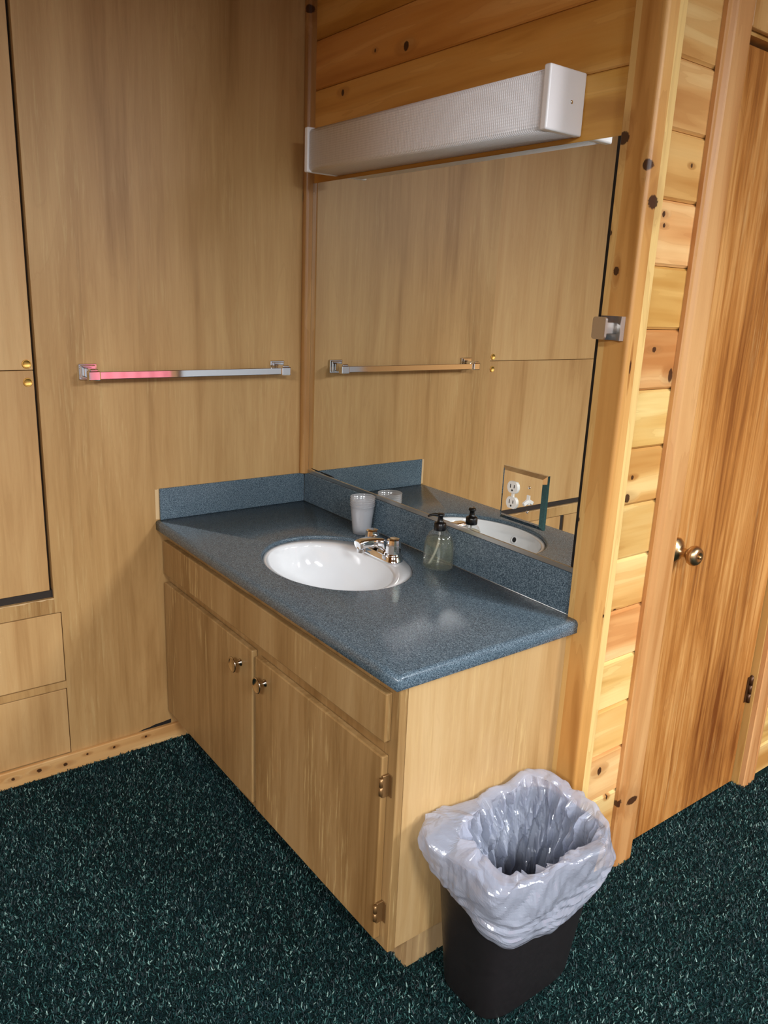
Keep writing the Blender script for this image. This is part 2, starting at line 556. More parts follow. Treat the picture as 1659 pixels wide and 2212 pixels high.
def make_liquid():
    t = NT('pale_yellow_liquid_soap')
    for x in list(t.t.nodes):
        if x != t.out:
            t.t.nodes.remove(x)
    tr = t.n('ShaderNodeBsdfTransparent'); tr.inputs[0].default_value = (0.95, 0.96, 0.85, 1)
    rf = t.n('ShaderNodeBsdfRefraction'); rf.inputs['Color'].default_value = (0.95, 0.96, 0.85, 1); rf.inputs['IOR'].default_value = 1.2; rf.inputs['Roughness'].default_value = 0.0
    gl = t.n('ShaderNodeBsdfGlossy'); gl.inputs['Roughness'].default_value = 0.03
    m0 = t.n('ShaderNodeMixShader'); m0.inputs[0].default_value = 0.3
    t.l(tr.outputs[0], m0.inputs[1]); t.l(rf.outputs[0], m0.inputs[2])
    lw = t.n('ShaderNodeLayerWeight')
    m1 = t.n('ShaderNodeMixShader')
    t.l(t.math('MULTIPLY_ADD', t.math('POWER', lw.outputs['Facing'], 4.0), 0.4, 0.03), m1.inputs[0])
    t.l(m0.outputs[0], m1.inputs[1]); t.l(gl.outputs[0], m1.inputs[2])
    t.l(m1.outputs[0], t.out.inputs[0])
    return t.mat
M['soap'] = make_liquid()
M['tube'] = make_film('dip_tube_plastic', srgb(240, 240, 236), 0.35)
def make_bin_mat():
    t = NT('black_bin_plastic')
    n = t.noise(t.pos(), 60.0, 3.0)
    t.set(Base_Color=srgb(30, 27, 28), Roughness=t.math('MULTIPLY_ADD', n, 0.2, 0.34))
    return t.mat
M['bin'] = make_bin_mat()
def emitter(name, c, s):
    t = NT(name)
    t.set(Base_Color=(0.8, 0.8, 0.8, 1))
    t.b.inputs['Emission Color'].default_value = (*c, 1)
    t.b.inputs['Emission Strength'].default_value = s
    return t.mat
M['lamp'] = emitter('lit_troffer_diffuser', LAMP_COLOR, LAMP_POWER)

# ================================================================== ROOM SHELL
CEIL = 2.44
W = 1.252          # face of the plank wall with the door
XF, YN, YE = 6.0, -4.4, 3.2

FLOOR = struct('floor', box(new_bm(), -0.1, XF + 0.1, YN - 0.1, YE + 0.1, -0.1, 0.0), M['carpet'])
struct('ceiling', box(new_bm(), -0.1, XF + 0.1, YN - 0.1, YE + 0.1, CEIL, CEIL + 0.1), M['ceiling'])
struct('wall_far', box(new_bm(), XF, XF + 0.1, YN, YE, 0, CEIL), M['greyblue'])
struct('wall_front', box(new_bm(), 0, XF, YN - 0.1, YN, 0, CEIL), M['tan'])
struct('wall_end', box(new_bm(), W - 0.08, XF, YE, YE + 0.1, 0, CEIL), M['tan'])

def carpet_pile():
    g = new_bm()
    for (x0, x1, y0, y1) in ((0.016, 1.208, -1.7, -0.452), (1.208, 2.5, -1.7, -0.02), (1.27, 2.5, -0.02, 1.7), (1.232, 1.27, 0.304, 0.886)):
        g.faces.new([g.verts.new(p) for p in ((x0, y0, 0.0005), (x1, y0, 0.0005), (x1, y1, 0.0005), (x0, y1, 0.0005))])
    o = finish('carpet_pile', g, M['pile'], FLOOR)
    o['kind'] = 'stuff'
    ng = bpy.data.node_groups.new('pile', 'GeometryNodeTree')
    ng.interface.new_socket('Geometry', in_out='INPUT', socket_type='NodeSocketGeometry')
    ng.interface.new_socket('Geometry', in_out='OUTPUT', socket_type='NodeSocketGeometry')
    N, L = ng.nodes, ng.links
    gi, go = N.new('NodeGroupInput'), N.new('NodeGroupOutput')
    ds = N.new('GeometryNodeDistributePointsOnFaces')
    ds.inputs['Density'].default_value = 46000.0
    cone = N.new('GeometryNodeMeshCone')
    cone.fill_type = 'NONE'
    cone.inputs['Vertices'].default_value = 4
    cone.inputs['Radius Top'].default_value = 0.0009
    cone.inputs['Radius Bottom'].default_value = 0.0016
    cone.inputs['Depth'].default_value = 0.009
    inst = N.new('GeometryNodeInstanceOnPoints')
    rv = N.new('FunctionNodeRandomValue'); rv.data_type = 'FLOAT_VECTOR'
    rv.inputs[0].default_value = (-0.75, -0.75, 0.0); rv.inputs[1].default_value = (0.75, 0.75, 6.28)
    rs = N.new('FunctionNodeRandomValue'); rs.data_type = 'FLOAT'
    rs.inputs[2].default_value = 0.6; rs.inputs[3].default_value = 1.15
    sm = N.new('GeometryNodeSetMaterial'); sm.inputs['Material'].default_value = M['pile']
    L.new(gi.outputs[0], ds.inputs['Mesh'])
    L.new(ds.outputs['Points'], inst.inputs['Points'])
    L.new(cone.outputs['Mesh'], sm.inputs['Geometry'])
    L.new(sm.outputs[0], inst.inputs['Instance'])
    L.new(rv.outputs[0], inst.inputs['Rotation'])
    L.new(rs.outputs[1], inst.inputs['Scale'])
    L.new(inst.outputs[0], go.inputs[0])
    md = o.modifiers.new('pile', 'NODES')
    md.node_group = ng
carpet_pile()

# left wall: studs behind, plywood skin with the closet opening left out
YO0, YO1 = -2.06, -0.862     # closet opening
wl = struct('wall_left', box(new_bm(), -0.1, -0.035, YN, 0.1, 0, CEIL), M['dark'])
def left_panel(y0, y1, z0, z1):
    return finish('panel', box(new_bm(), -0.035, 0.0, y0, y1, z0, z1), M['ply'], wl)
def prism_x(bm, poly, x0, x1):
    t = bmesh.new()
    a = [t.verts.new((x0, y, z)) for y, z in poly]
    b = [t.verts.new((x1, y, z)) for y, z in poly]
    n = len(poly)
    t.faces.new(a)
    t.faces.new(b[::-1])
    for i in range(n):
        j = (i + 1) % n
        t.faces.new((a[j], a[i], b[i], b[j]))
    bmesh.ops.recalc_face_normals(t, faces=t.faces[:])
    merge(bm, t)
    return bm
finish('panel', prism_x(new_bm(), [(0.0, 0.0), (-0.844, 0.0), (-0.844, 0.531), (-0.862, 0.531), (-0.862, CEIL), (0.0, CEIL)], -0.035, 0.0), M['ply'], wl)
left_panel(YN, YO0, 0.0, CEIL)

# built-in closet: doors above, drawers below, all in line with the plywood wall
cl = thing('built_in_closet', (-0.017, (YO0 + YO1) / 2, 0.0), 'built-in closet with flush plywood doors over drawers in the plywood wall', 'closet')
for (za, zb, yr) in ((0.531, 0.578, YO1), (0.279, 0.302, -0.844), (0.0, 0.054, -0.844), (2.36, CEIL, YO1)):
    finish('rail', box(new_bm(), -0.034, -0.001, YO0, yr, za, zb), M['ply'], cl)
for (za, zb) in ((0.054, 0.279), (0.302, 0.531)):
    finish('stile', box(new_bm(), -0.034, -0.004, -1.4165, -1.3955, za, zb), M['gap_strip'], cl)
finish('gap_strip', box(new_bm(), -0.034, -0.012, YO0, YO1, 0.578, 0.600), M['gap_strip'], cl)
for (ya, yb) in ((-2.055, -0.870),):
    for (za, zb) in ((0.601, 1.2445), (1.2465, 2.355)):
        d = finish('door', box(new_bm(), -0.034, -0.010, ya, yb, za, zb, 0.001, 1), M['ply_door'], cl)
        zp = 1.213 if zb < 1.3 else 1.262
        yp = -0.886 if yb > -1 else -1.48
        ring = lathe(new_bm(), [(0.0, 0.0008), (0.0085, 0.0006), (0.0095, 0.0015), (0.0105, 0.0028), (0.0118, 0.0022), (0.0124, 0.0)], (-0.010, yp, zp), 'x', 28, cap=False)
        finish('finger_pull', ring, M['brass'], d)
for (ya, yb) in ((-1.393, -0.846), (-2.057, -1.419)):
    for (za, zb) in ((0.057, 0.276), (0.305, 0.528)):
        finish('drawer', box(new_bm(), -0.033, 0.0005, ya, yb, za, zb, 0.0012, 1), M['ply_door'], cl)

def ragged(y0, y1, z0, z1, amp, x0, x1, seed, n=40, ztop=False):
    # strip whose lower (or upper) edge is splintered
    rr = random.Random(seed)
    t = bmesh.new()
    F, B = [], []
    for k in range(n + 1):
        y = lerp_(y0, y1, k / n)
        e = amp * rr.random() * (1.0 if 0 < k < n else 0.0)
        lo, hi = (z0, z1 - e) if ztop else (z0 + e, z1)
        F.append((t.verts.new((x1, y, lo)), t.verts.new((x1, y, hi))))
        B.append((t.verts.new((x0, y, lo)), t.verts.new((x0, y, hi))))
    for k in range(n):
        t.faces.new((F[k][0], F[k + 1][0], F[k + 1][1], F[k][1]))
        t.faces.new((B[k][1], B[k + 1][1], B[k + 1][0], B[k][0]))
        t.faces.new((F[k][1], F[k + 1][1], B[k + 1][1], B[k][1]))
        t.faces.new((F[k + 1][0], F[k][0], B[k][0], B[k + 1][0]))
    t.faces.new((F[0][0], F[0][1], B[0][1], B[0][0]))
    t.faces.new((F[-1][1], F[-1][0], B[-1][0], B[-1][1]))
    bmesh.ops.recalc_face_normals(t, faces=t.faces[:])
    return t
def lerp_(a, b, t): return a + (b - a) * t
finish('splintered_edge', ragged(YO0 + 0.001, YO1 - 0.001, 0.5735, 0.5782, 0.0042, -0.0012, 0.0006, 3, 70), M['bare_wood'], cl)
# chipped plywood above the baseboard, by the vanity, and a bare strip beside the splash
finish('chipped_gap', prism_x(new_bm(), [(-0.628, 0.0562), (-0.612, 0.0605), (-0.592, 0.0618), (-0.570, 0.0665), (-0.548, 0.0672), (-0.5165, 0.0705), (-0.5165, 0.0562)], -0.0005, 0.0007), M['dark'], wl)
finish('bare_strip', ragged(-0.5440, -0.5312, 0.7770, 0.8740, 0.004, -0.0005, 0.0007, 9, 3, True), M['bare_wood'], wl)

# baseboard below the closet and the plywood
struct('baseboard_left', box(new_bm(), 0.0, 0.014, YN, -0.452, 0.0, 0.056, 0.003), M['base_pine'])

# wall behind the vanity: core, then horizontal planks above the mirror
wb = struct('wall_back', box(new_bm(), 0.0, W - 0.014, 0.016, 0.10, 0, CEIL), M['tan'])
ZB = [1.808, 1.945, 2.082, 2.219, 2.356, CEIL]
def plank_x(z0, z1, x0=0.0, x1=1.23):
    # tongue and groove board, bevelled long edges, face at y = 0.002
    b = 0.004
    t = bmesh.new()
    prof = [(0.016, z0), (0.006, z0 + 0.0006), (0.002, z0 + b), (0.002, z1 - b), (0.006, z1 - 0.0006), (0.016, z1)]
    A = [t.verts.new((x0, y, z)) for y, z in prof]
    B = [t.verts.new((x1, y, z)) for y, z in prof]
    for i in range(len(prof)):
        j = (i + 1) % len(prof)
        t.faces.new((A[i], A[j], B[j], B[i]))
    t.faces.new(A[::-1]); t.faces.new(B)
    bmesh.ops.recalc_face_normals(t, faces=t.faces[:])
    return t
for a, b in zip(ZB, ZB[1:]):
    finish('plank', plank_x(a, b), M['plank_back'], wb)
finish('panel', box(new_bm(), 0.0, 1.23, 0.004, 0.016, 0.0, 1.8075), M['ply'], wb)

# plank wall with the door
YD0, YD1 = 0.305, 0.886      # door opening
ZD = 2.052
wr = struct('wall_right', box(new_bm(), W - 0.10, W - 0.016, 0.10, YD0 - 0.02, 0, CEIL), M['tan'])
finish('wall_core', box(new_bm(), W - 0.10, W - 0.016, YD1 + 0.02, YE, 0, CEIL), M['tan'], wr)
finish('wall_core', box(new_bm(), W - 0.10, W - 0.016, YD0 - 0.02, YD1 + 0.02, ZD + 0.02, CEIL), M['tan'], wr)
def plank_y(z0, z1, y0, y1):
    b = 0.006
    t = bmesh.new()
    prof = [(W - 0.016, z0), (W - 0.006, z0 + 0.0006), (W, z0 + b), (W, z1 - b), (W - 0.006, z1 - 0.0006), (W - 0.016, z1)]
    A = [t.verts.new((x, y0, z)) for x, z in prof]
    B = [t.verts.new((x, y1, z)) for x, z in prof]
    for i in range(len(prof)):
        j = (i + 1) % len(prof)
        t.faces.new((A[i], A[j], B[j], B[i]))
    t.faces.new(A[::-1]); t.faces.new(B)
    bmesh.ops.recalc_face_normals(t, faces=t.faces[:])
    return t
zs = [1.966 - 0.1325 * k for k in range(15)]
zs = [CEIL, 2.364, 2.2315, 2.099] + zs
zs = [z for z in zs if z > 0.02] + [0.0]
for zt, zb in zip(zs, zs[1:]):
    finish('plank', plank_y(zb, zt, 0.016, YD0 - 0.021), M['plank_side'], wr)
    finish('plank', plank_y(zb, zt, YD1 + 0.021, 1.9), M['plank_side'], wr)
    if zb > ZD:
        finish('plank', plank_y(zb, zt, YD0 - 0.020, YD1 + 0.020), M['plank_side'], wr)
finish('panel', box(new_bm(), W - 0.016, W, 1.901, YE, 0, CEIL), M['tan'], wr)

# corner post (trim_1): rounded outer arris
def rounded_poly(x0, x1, y0, y1, r, n=5):
    p = []
    for cx, cy, a0 in ((x1 - r, y0 + r, -90), (x1 - r, y1 - r, 0), (x0 + r, y1 - r, 90), (x0 + r, y0 + r, 180)):
        for k in range(n + 1):
            a = math.radians(a0 + 90.0 * k / n)
            p.append((cx + r * math.cos(a), cy + r * math.sin(a)))
    return p
def lpoly():
    # L-shaped board round the outer corner: face y=-0.015 and face x=1.285
    r = 0.009
    p = [(1.2085, 0.0035), (1.2085, -0.0125), (1.211, -0.015)]
    for k in range(7):
        a = math.radians(-90 + 90 * k / 6)
        p.append((1.285 - r + r * math.cos(a), -0.015 + r + r * math.sin(a)))
    p += [(1.285, 0.044), (1.283, 0.047), (1.2525, 0.047), (1.2525, 0.0035)]
    return p
post = struct('trim_1', prism_z(new_bm(), lpoly(), 0.0, CEIL), M['post'])

# inner corner strip (trim_2), ends on the backsplash
q = [(0.0005, 0.0035), (0.0005, -0.026), (0.005, -0.0275)]
for k in range(6):
    a = math.radians(-80 + 80 * k / 5)
    q.append((0.008 + 0.016 * math.cos(a), -0.012 + 0.016 * math.sin(a)))
q.append((0.024, 0.0035))
struct('trim_2', prism_z(new_bm(), q, 0.8765, CEIL), M['quarter'])

# door casings and jambs
def casing_profile(y_out, y_in):
    s = 1 if y_in > y_out else -1
    d = abs(y_in - y_out)
    pr = [(W, 0.0), (W + 0.010, 0.0), (W + 0.012, 0.003), (W + 0.012, 0.010), (W + 0.0085, 0.014), (W + 0.0085, 0.017), (W + 0.015, 0.024),
          (W + 0.0165, 0.030), (W + 0.0165, d - 0.004), (W + 0.0145, d), (W, d)]
    return [(x, y_out + s * t) for x, t in pr]
struct('trim_3', prism_z(new_bm(), casing_profile(0.212, 0.303), 0.0, CEIL - 0.02), M['casing'])
struct('trim_4', prism_z(new_bm(), casing_profile(0.968, 0.8885), 0.0, CEIL - 0.02), M['casing'])
struct('trim_5', box(new_bm(), W + 0.0005, W + 0.014, 0.3035, 0.888, ZD + 0.008, ZD + 0.085, 0.003), M['casing'])
jb = new_bm()
box(jb, W - 0.10, W, YD0 - 0.019, YD0 - 0.001, 0, ZD + 0.018)
box(jb, W - 0.10, W, YD1 + 0.001, YD1 + 0.019, 0, ZD + 0.018, 0.002)
box(jb, W - 0.10, W, YD0 - 0.001, YD1 + 0.001, ZD, ZD + 0.018)
struct('trim_6', jb, M['casing'])

# the door
door = struct('door_1', box(new_bm(), W - 0.060, W - 0.022, YD0 + 0.002, YD1 - 0.002, 0.006, ZD - 0.006, 0.0015, 1), M['door'],
              label='varnished brown flush door with brass knob')
kc = (W - 0.022, 0.362, 0.883)
kb = lathe(new_bm(), [(0.0, 0.0), (0.034, 0.0), (0.034, 0.003), (0.030, 0.008), (0.018, 0.016), (0.0125, 0.019), (0.0115, 0.030), (0.0115, 0.036), (0.016, 0.039),
                      (0.0235, 0.045), (0.0265, 0.053), (0.0255, 0.061), (0.020, 0.068), (0.011, 0.0705), (0.0085, 0.069), (0.0, 0.069)], kc, 'x', 36, cap=False)
knob = finish('door_knob', kb, M['ant_brass'], door)
finish('lock_button', lathe(new_bm(), [(0.0, 0.069), (0.0045, 0.069), (0.0045, 0.074), (0.0, 0.0745)], kc, 'x', 16, cap=False), M['ant_brass'], knob)
for hz in (0.338, 1.80):
    hb = new_bm()
    for k in range(3):
        lathe(hb, [(0.0, 0), (0.0062, 0), (0.0062, 0.0298), (0.0, 0.0298)], (W - 0.0165, YD1 + 0.001, hz - 0.045 + 0.030 * k), 'z', 14, cap=False)
    lathe(hb, [(0.0, 0), (0.0045, 0), (0.0035, 0.004), (0.0, 0.005)], (W - 0.0165, YD1 + 0.001, hz + 0.0445), 'z', 12, cap=False)
    box(hb, W - 0.0215, W - 0.0195, YD1 - 0.016, YD1 - 0.001, hz - 0.043, hz + 0.043)
    finish('hinge', hb, M['hinge_dark'], door)

# ceiling lamps of the room; the last is added for frontal fill
for i, (lx, ly, hx, hy) in enumerate(LAMPS):
    t = thing('ceiling_light', (lx, ly, CEIL - 0.03), ('lit fluorescent ceiling light in the middle of the row of three', 'lit fluorescent ceiling light on the side of the brown door', 'added ceiling light for frontal fill on the side of the plain tan wall')[i], 'ceiling light', 'ceiling lights')
    f = new_bm()
    e = 0.03
    for (x0, x1, y0, y1) in ((-hx - e, hx + e, -hy - e, -hy), (-hx - e, hx + e, hy, hy + e), (-hx - e, -hx, -hy, hy), (hx, hx + e, -hy, hy)):
        box(f, lx + x0, lx + x1, ly + y0, ly + y1, CEIL - 0.03, CEIL, 0.002, 1)
    finish('frame', f, M['white_frame'], t)
    g = new_bm()
    vs = [g.verts.new((lx + a * hx, ly + b * hy, CEIL - 0.02)) for a, b in ((-1, -1), (-1, 1), (1, 1), (1, -1))]
    g.faces.new(vs)
    finish('diffuser', g, M['lamp'], t)

# made-up pink cloth on the far wall, put in for its reflection in the chrome
ct = thing('added_cloth', (XF - 0.10, 1.7, 0.1), 'made-up pink cloth on the far wall, added to tint the chrome', 'added_cloth')
g = new_bm()
rows = []
N = 90
for k in range(N + 1):
    y = 1.0 + 1.4 * k / N
    x = XF - 0.09 + 0.03 * math.sin(y * 42)
    rows.append([g.verts.new((x + 0.004 * math.sin(9 * z + y * 7), y, z)) for z in (0.1, 0.7, 1.4, 2.05)])
for a, b in zip(rows, rows[1:]):
    for i in range(3):
        g.faces.new((a[i], b[i], b[i + 1], a[i + 1])).smooth = True
finish('cloth', g, M['pink'], ct)
r = new_bm()
sweep(r, [(XF - 0.09, 0.9, 2.06), (XF - 0.09, 2.5, 2.06)], 0.012, 12)
sweep(r, [(XF - 0.09, 0.92, 2.06), (XF, 0.92, 2.06)], 0.008, 10)
sweep(r, [(XF - 0.09, 2.48, 2.06), (XF, 2.48, 2.06)], 0.008, 10)
finish('rod', r, M['nickel'], ct)

# ================================================================== MIRROR
mt = thing('wall_mirror', (0.615, 0.0, 0.888), 'large frameless mirror glued to the wall behind the vanity', 'mirror')
g = new_bm()
X0, X1, Z0, Z1 = 0.0255, 1.2045, 0.886, 1.8145
box(g, X0, X1, -0.0025, 0.0018, Z0, Z1)
mo = finish('glass', g, M['mirror'], mt)
mo.data.materials.append(M['mirror_edge'])
for p in mo.data.polygons:
    if abs(p.normal.y) < 0.5:
        p.material_index = 1
ch = new_bm()
box(ch, X0, X1, -0.0055, -0.003, Z0 - 0.006, Z0 + 0.004)
box(ch, X0, X1, -0.0055, 0.003, Z0 - 0.0075, Z0 - 0.006)
finish('channel', ch, M['channel'], mt)
finish('backing', box(new_bm(), 0.0245, 1.2083, 0.0021, 0.0039, Z0, Z1), M['slot'], mt)  # black sheet stands for shadow and adhesive in the gap by the post
finish('ground_edge', box(new_bm(), X0 - 0.0016, X0 - 0.0001, -0.0025, 0.0018, Z0, Z1), M['channel'], mt)
ds = new_bm()
for (xa, za, xb, zb, rr) in ((0.045, 0.897, 0.10, 0.896, 0.0022), (0.10, 0.896, 0.185, 0.8945, 0.003)):
    sweep(ds, [(xa, -0.0028, za), ((xa + xb) / 2, -0.0028, (za + zb) / 2 - 0.0008), (xb, -0.0028, zb)], [(0.0004, rr * 0.5), (0.0004, rr), (0.0004, rr * 0.6)], 8)
finish('desilvered_spot', ds, M['slot'], mt)
finish('post_shade_strip', box(new_bm(), 1.1940, X1, -0.0031, -0.0026, Z0 + 0.005, Z1), M['slot'], mt)  # dark strip painted in for the post's shaded side mirrored at the edge

# ================================================================== VANITY CABINET
XC = 1.214
YF = -0.512
va = thing('vanity_cabinet', (XC / 2, -0.25, 0.0), 'worn birch vanity cabinet with two doors below the blue-grey counter', 'cabinet')
bd = new_bm()
box(bd, 0.0155, XC - 0.002, YF + 0.02, -0.0005, 0.086, 0.100)       # bottom
box(bd, XC - 0.020, XC, YF + 0.0205, -0.0155, 0.086, 0.7415)     # right side
box(bd, 0.0005, 0.018, YF + 0.02, -0.0005, 0.086, 0.7415)       # left side
box(bd, 0.0155, XC - 0.02, -0.008, -0.0005, 0.10, 0.7415)      # back
finish('body', bd, M['cab_side'], va)
ff = new_bm()
box(ff, XC - 0.045, XC, YF, YF + 0.020, 0.083, 0.7415, 0.0015, 1)
box(ff, 0.0155, 0.04, YF, YF + 0.020, 0.083, 0.7415)
box(ff, 0.60, 0.645, YF, YF + 0.020, 0.115, 0.560)
box(ff, 0.04, XC - 0.045, YF, YF + 0.020, 0.083, 0.115)
box(ff, 0.04, XC - 0.045, YF, YF + 0.020, 0.560, 0.615)
box(ff, 0.04, XC - 0.045, YF, YF + 0.020, 0.700, 0.7415)
finish('face_frame', ff, M['cab'], va)
finish('false_drawer_front', box(new_bm(), 0.016, 1.190, YF - 0.018, YF - 0.0005, 0.600, 0.711, 0.003), M['cab'], va)
kk = new_bm()
box(kk, 0.0155, XC - 0.009, -0.449, -0.432, 0.0, 0.0855)
box(kk, XC - 0.026, XC - 0.009, -0.4315, -0.02, 0.0, 0.0855)
finish('toe_kick', kk, M['kick'], va)
def door_knob(par, x, z):
    prof = [(0.0, 0.0), (0.0105, 0.0), (0.0105, 0.0015), (0.0072, 0.004), (0.0062, 0.013), (0.0095, 0.018), (0.0185, 0.0210), (0.0218, 0.0245), (0.0215, 0.0265),
            (0.0198, 0.0275), (0.0175, 0.0262), (0.0, 0.0238)]
    k = finish('knob', lathe(new_bm(), prof, (x, YF - 0.018, z), '-y', 28, cap=False), M['knob_metal'], par)
def cab_hinge(par, x, z):
    h = new_bm()
    lathe(h, [(0.0, 0), (0.0045, 0), (0.0045, 0.019), (0.0, 0.019)], (x, YF - 0.0195, z - 0.020), 'z', 12, cap=False)
    lathe(h, [(0.0, 0), (0.0045, 0), (0.0045, 0.019), (0.0, 0.019)], (x, YF - 0.0195, z + 0.001), 'z', 12, cap=False)
    box(h, x - 0.002, x + 0.004, YF - 0.018, YF - 0.0005, z - 0.026, z + 0.026, 0.001, 1)
    box(h, x + 0.004, x + 0.014, YF - 0.0025, YF - 0.0005, z - 0.026, z + 0.026, 0.0006, 1)
    finish('hinge', h, M['hinge'], par)
d1 = finish('door', box(new_bm(), 0.016, 0.613, YF - 0.018, YF - 0.0005, 0.112, 0.572, 0.003), M['cab'], va)
door_knob(d1, 0.548, 0.513)
d2 = finish('door', box(new_bm(), 0.631, 1.186, YF - 0.018, YF - 0.0005, 0.106, 0.565, 0.003), M['cab'], va)
door_knob(d2, 0.685, 0.512)
cab_hinge(d2, 1.1885, 0.497)
cab_hinge(d2, 1.1885, 0.180)

# ================================================================== COUNTERTOP
H = 0.775
SX, SY, SA, SB = 0.604, -0.265, 0.238, 0.191     # sink cut-out
def countertop():
    """slab with rolled front and right edges and an oval hole"""
    bm = bmesh.new()
    x0, x1, y0, y1 = 0.0005, 1.2425, -0.545, -0.0008
    th = 0.033
    N = 96
    # outline points in step with the hole, corners snapped
    def outer(a):
        c, s = math.cos(a), math.sin(a)
        tx = ((x1 - SX) / c) if c > 1e-9 else (((x0 - SX) / c) if c < -1e-9 else 1e9)
        ty = ((y1 - SY) / s) if s > 1e-9 else (((y0 - SY) / s) if s < -1e-9 else 1e9)
        t = min(tx, ty)
        return SX + t * c, SY + t * s
    angs = sorted([2 * math.pi * i / N for i in range(N)] + [math.atan2(b - SY, a - SX) % (2 * math.pi) for a in (x0, x1) for b in (y0, y1)])
    out = [outer(a) for a in angs]
    hole = [(SX + SA * math.cos(a), SY + SB * math.sin(a)) for a in angs]
    def inset(p, d):
        x, y = p
        # only the front and right edges roll over
        return min(x, x1 - d), max(y, y0 + d)
    rings = []
    r = 0.011
    rings.append([(*p, H - 0.033) for p in [(SX + (SA) * math.cos(a), SY + (SB) * math.sin(a)) for a in angs]])
    rings.append([(*p, H - 0.004) for p in hole])
    rings.append([(SX + (SA + 0.0015) * math.cos(a), SY + (SB + 0.0015) * math.sin(a), H - 0.001) for a in angs])
    rings.append([(SX + (SA + 0.005) * math.cos(a), SY + (SB + 0.005) * math.sin(a), H) for a in angs])
    for k in range(6):
        a = math.radians(90 - 90 * k / 5)
        rings.append([(*inset(p, r - r * math.cos(a)), H - r + r * math.sin(a)) for p in out])
    for k in range(1, 4):
        a = math.radians(-90 * k / 3)
        rb = 0.005
        rings.append([(*inset(p, rb - rb * math.cos(a)), H - th + rb + rb * math.sin(a)) for p in out])
    vr = [[bm.verts.new(p) for p in rg] for rg in rings]
    n = len(angs)
    for a, b in zip(vr, vr[1:]):
        for i in range(n):
            j = (i + 1) % n
            try:
                bm.faces.new((a[i], a[j], b[j], b[i])).smooth = True
            except ValueError:
                pass
    for i in range(n):
        j = (i + 1) % n
        bm.faces.new((vr[-1][i], vr[-1][j], vr[0][j], vr[0][i]))
    bmesh.ops.remove_doubles(bm, verts=bm.verts[:], dist=1e-5)
    bmesh.ops.recalc_face_normals(bm, faces=bm.faces[:])
    return bm
ct = thing('countertop', (0.62, -0.27, H - 0.033), 'speckled blue-grey countertop with rounded edge and low backsplash', 'countertop')
slab = finish('slab', countertop(), M['counter'], ct)
bs = box(new_bm(), 0.0075, 1.2095, -0.0085, -0.0008, H, 0.8775, 0.0012, 1)
finish('backsplash', bs, M['counter'], ct)
finish('side_splash', box(new_bm(), 0.0005, 0.0075, -0.531, -0.0088, H, 0.8755, 0.0012, 1), M['counter'], ct)
finish('caulk_bead', sweep(new_bm(), [(0.0075, -0.0088, H + 0.0005), (1.2095, -0.0088, H + 0.0005)], 0.0011, 6), M['channel'], ct)

# ================================================================== SINK
sk = thing('sink', (SX, SY, H - 0.16), 'white oval china sink set in the blue-grey counter', 'sink')
g = new_bm()
n = 72
ring = []
zr = H - 0.010
BX, BY = SX, SY - 0.020          # bowl sits forward of the faucet deck
def ell(a, b, cx, cy, z):
    return [g.verts.new((cx + a * math.cos(2 * math.pi * i / n), cy + b * math.sin(2 * math.pi * i / n), z)) for i in range(n)]
ring.append(ell(SA - 0.0008, SB - 0.0008, SX, SY, zr))
ring.append(ell(SA - 0.020, SB - 0.028, SX, SY - 0.012, zr - 0.0005))
BA, BB = SA - 0.026, SB - 0.040
ring.append(ell(BA, BB, BX, BY - 0.0035, zr - 0.003))
prof = [(0.985, 0.012), (0.965, 0.028), (0.93, 0.052), (0.87, 0.080), (0.77, 0.106), (0.62, 0.126), (0.42, 0.139), (0.22, 0.145), (0.10, 0.147)]
for k, dz in prof:
    ring.append(ell(BA * k, BB * k, BX, BY, zr - dz))
for a, b in zip(ring, ring[1:]):
    for i in range(n):
        j = (i + 1) % n
        g.faces.new((a[i], a[j], b[j], b[i])).smooth = True
g.faces.new(ring[-1])
bmesh.ops.recalc_face_normals(g, faces=g.faces[:])
basin = finish('basin', g, M['china'], sk)
sm = basin.modifiers.new('thickness', 'SOLIDIFY'); sm.thickness = 0.006; sm.offset = -1
dr = lathe(new_bm(), [(0.0, 0.0015), (0.013, 0.0015), (0.016, 0.0005), (0.020, 0.0025), (0.0235, 0.0018), (0.024, 0.0)], (BX, BY, zr - 0.1465), 'z', 28, cap=False)
finish('drain', dr, M['chrome'], sk)
# overflow hole in the front wall of the bowl
ov = new_bm()
lathe(ov, [(0.0, 0.0006), (0.0085, 0.0006)], (0, 0, 0), 'z', 24, cap=False)
to = Matrix.Translation((BX + 0.012, BY - BB * 0.952, zr - 0.034)) @ Matrix.Rotation(math.radians(-74), 4, 'X')
bmesh.ops.transform(ov, matrix=to, verts=ov.verts[:])
ovr = new_bm()
lathe(ovr, [(0.0085, 0.0004), (0.0095, 0.002), (0.0125, 0.002), (0.0135, 0.0)], (0, 0, 0), 'z', 24, cap=False)
bmesh.ops.transform(ovr, matrix=to, verts=ovr.verts[:])
orr = finish('overflow_ring', ovr, M['china'], sk)
finish('overflow_hole', ov, M['slot'], orr)
# small oval maker's emblem below the faucet
em = new_bm()
lathe(em, [(0.0072, 0.0), (0.0076, 0.0006), (0.0084, 0.0006), (0.0088, 0.0)], (0, 0, 0), 'z', 28, cap=False, sx=1.3, sy=0.85)
te = Matrix.Translation((BX + 0.035, BY + BB * 0.955, zr - 0.034)) @ Matrix.Rotation(math.radians(72), 4, 'X')
bmesh.ops.transform(em, matrix=te, verts=em.verts[:])
finish('emblem', em, M['nickel'], sk)

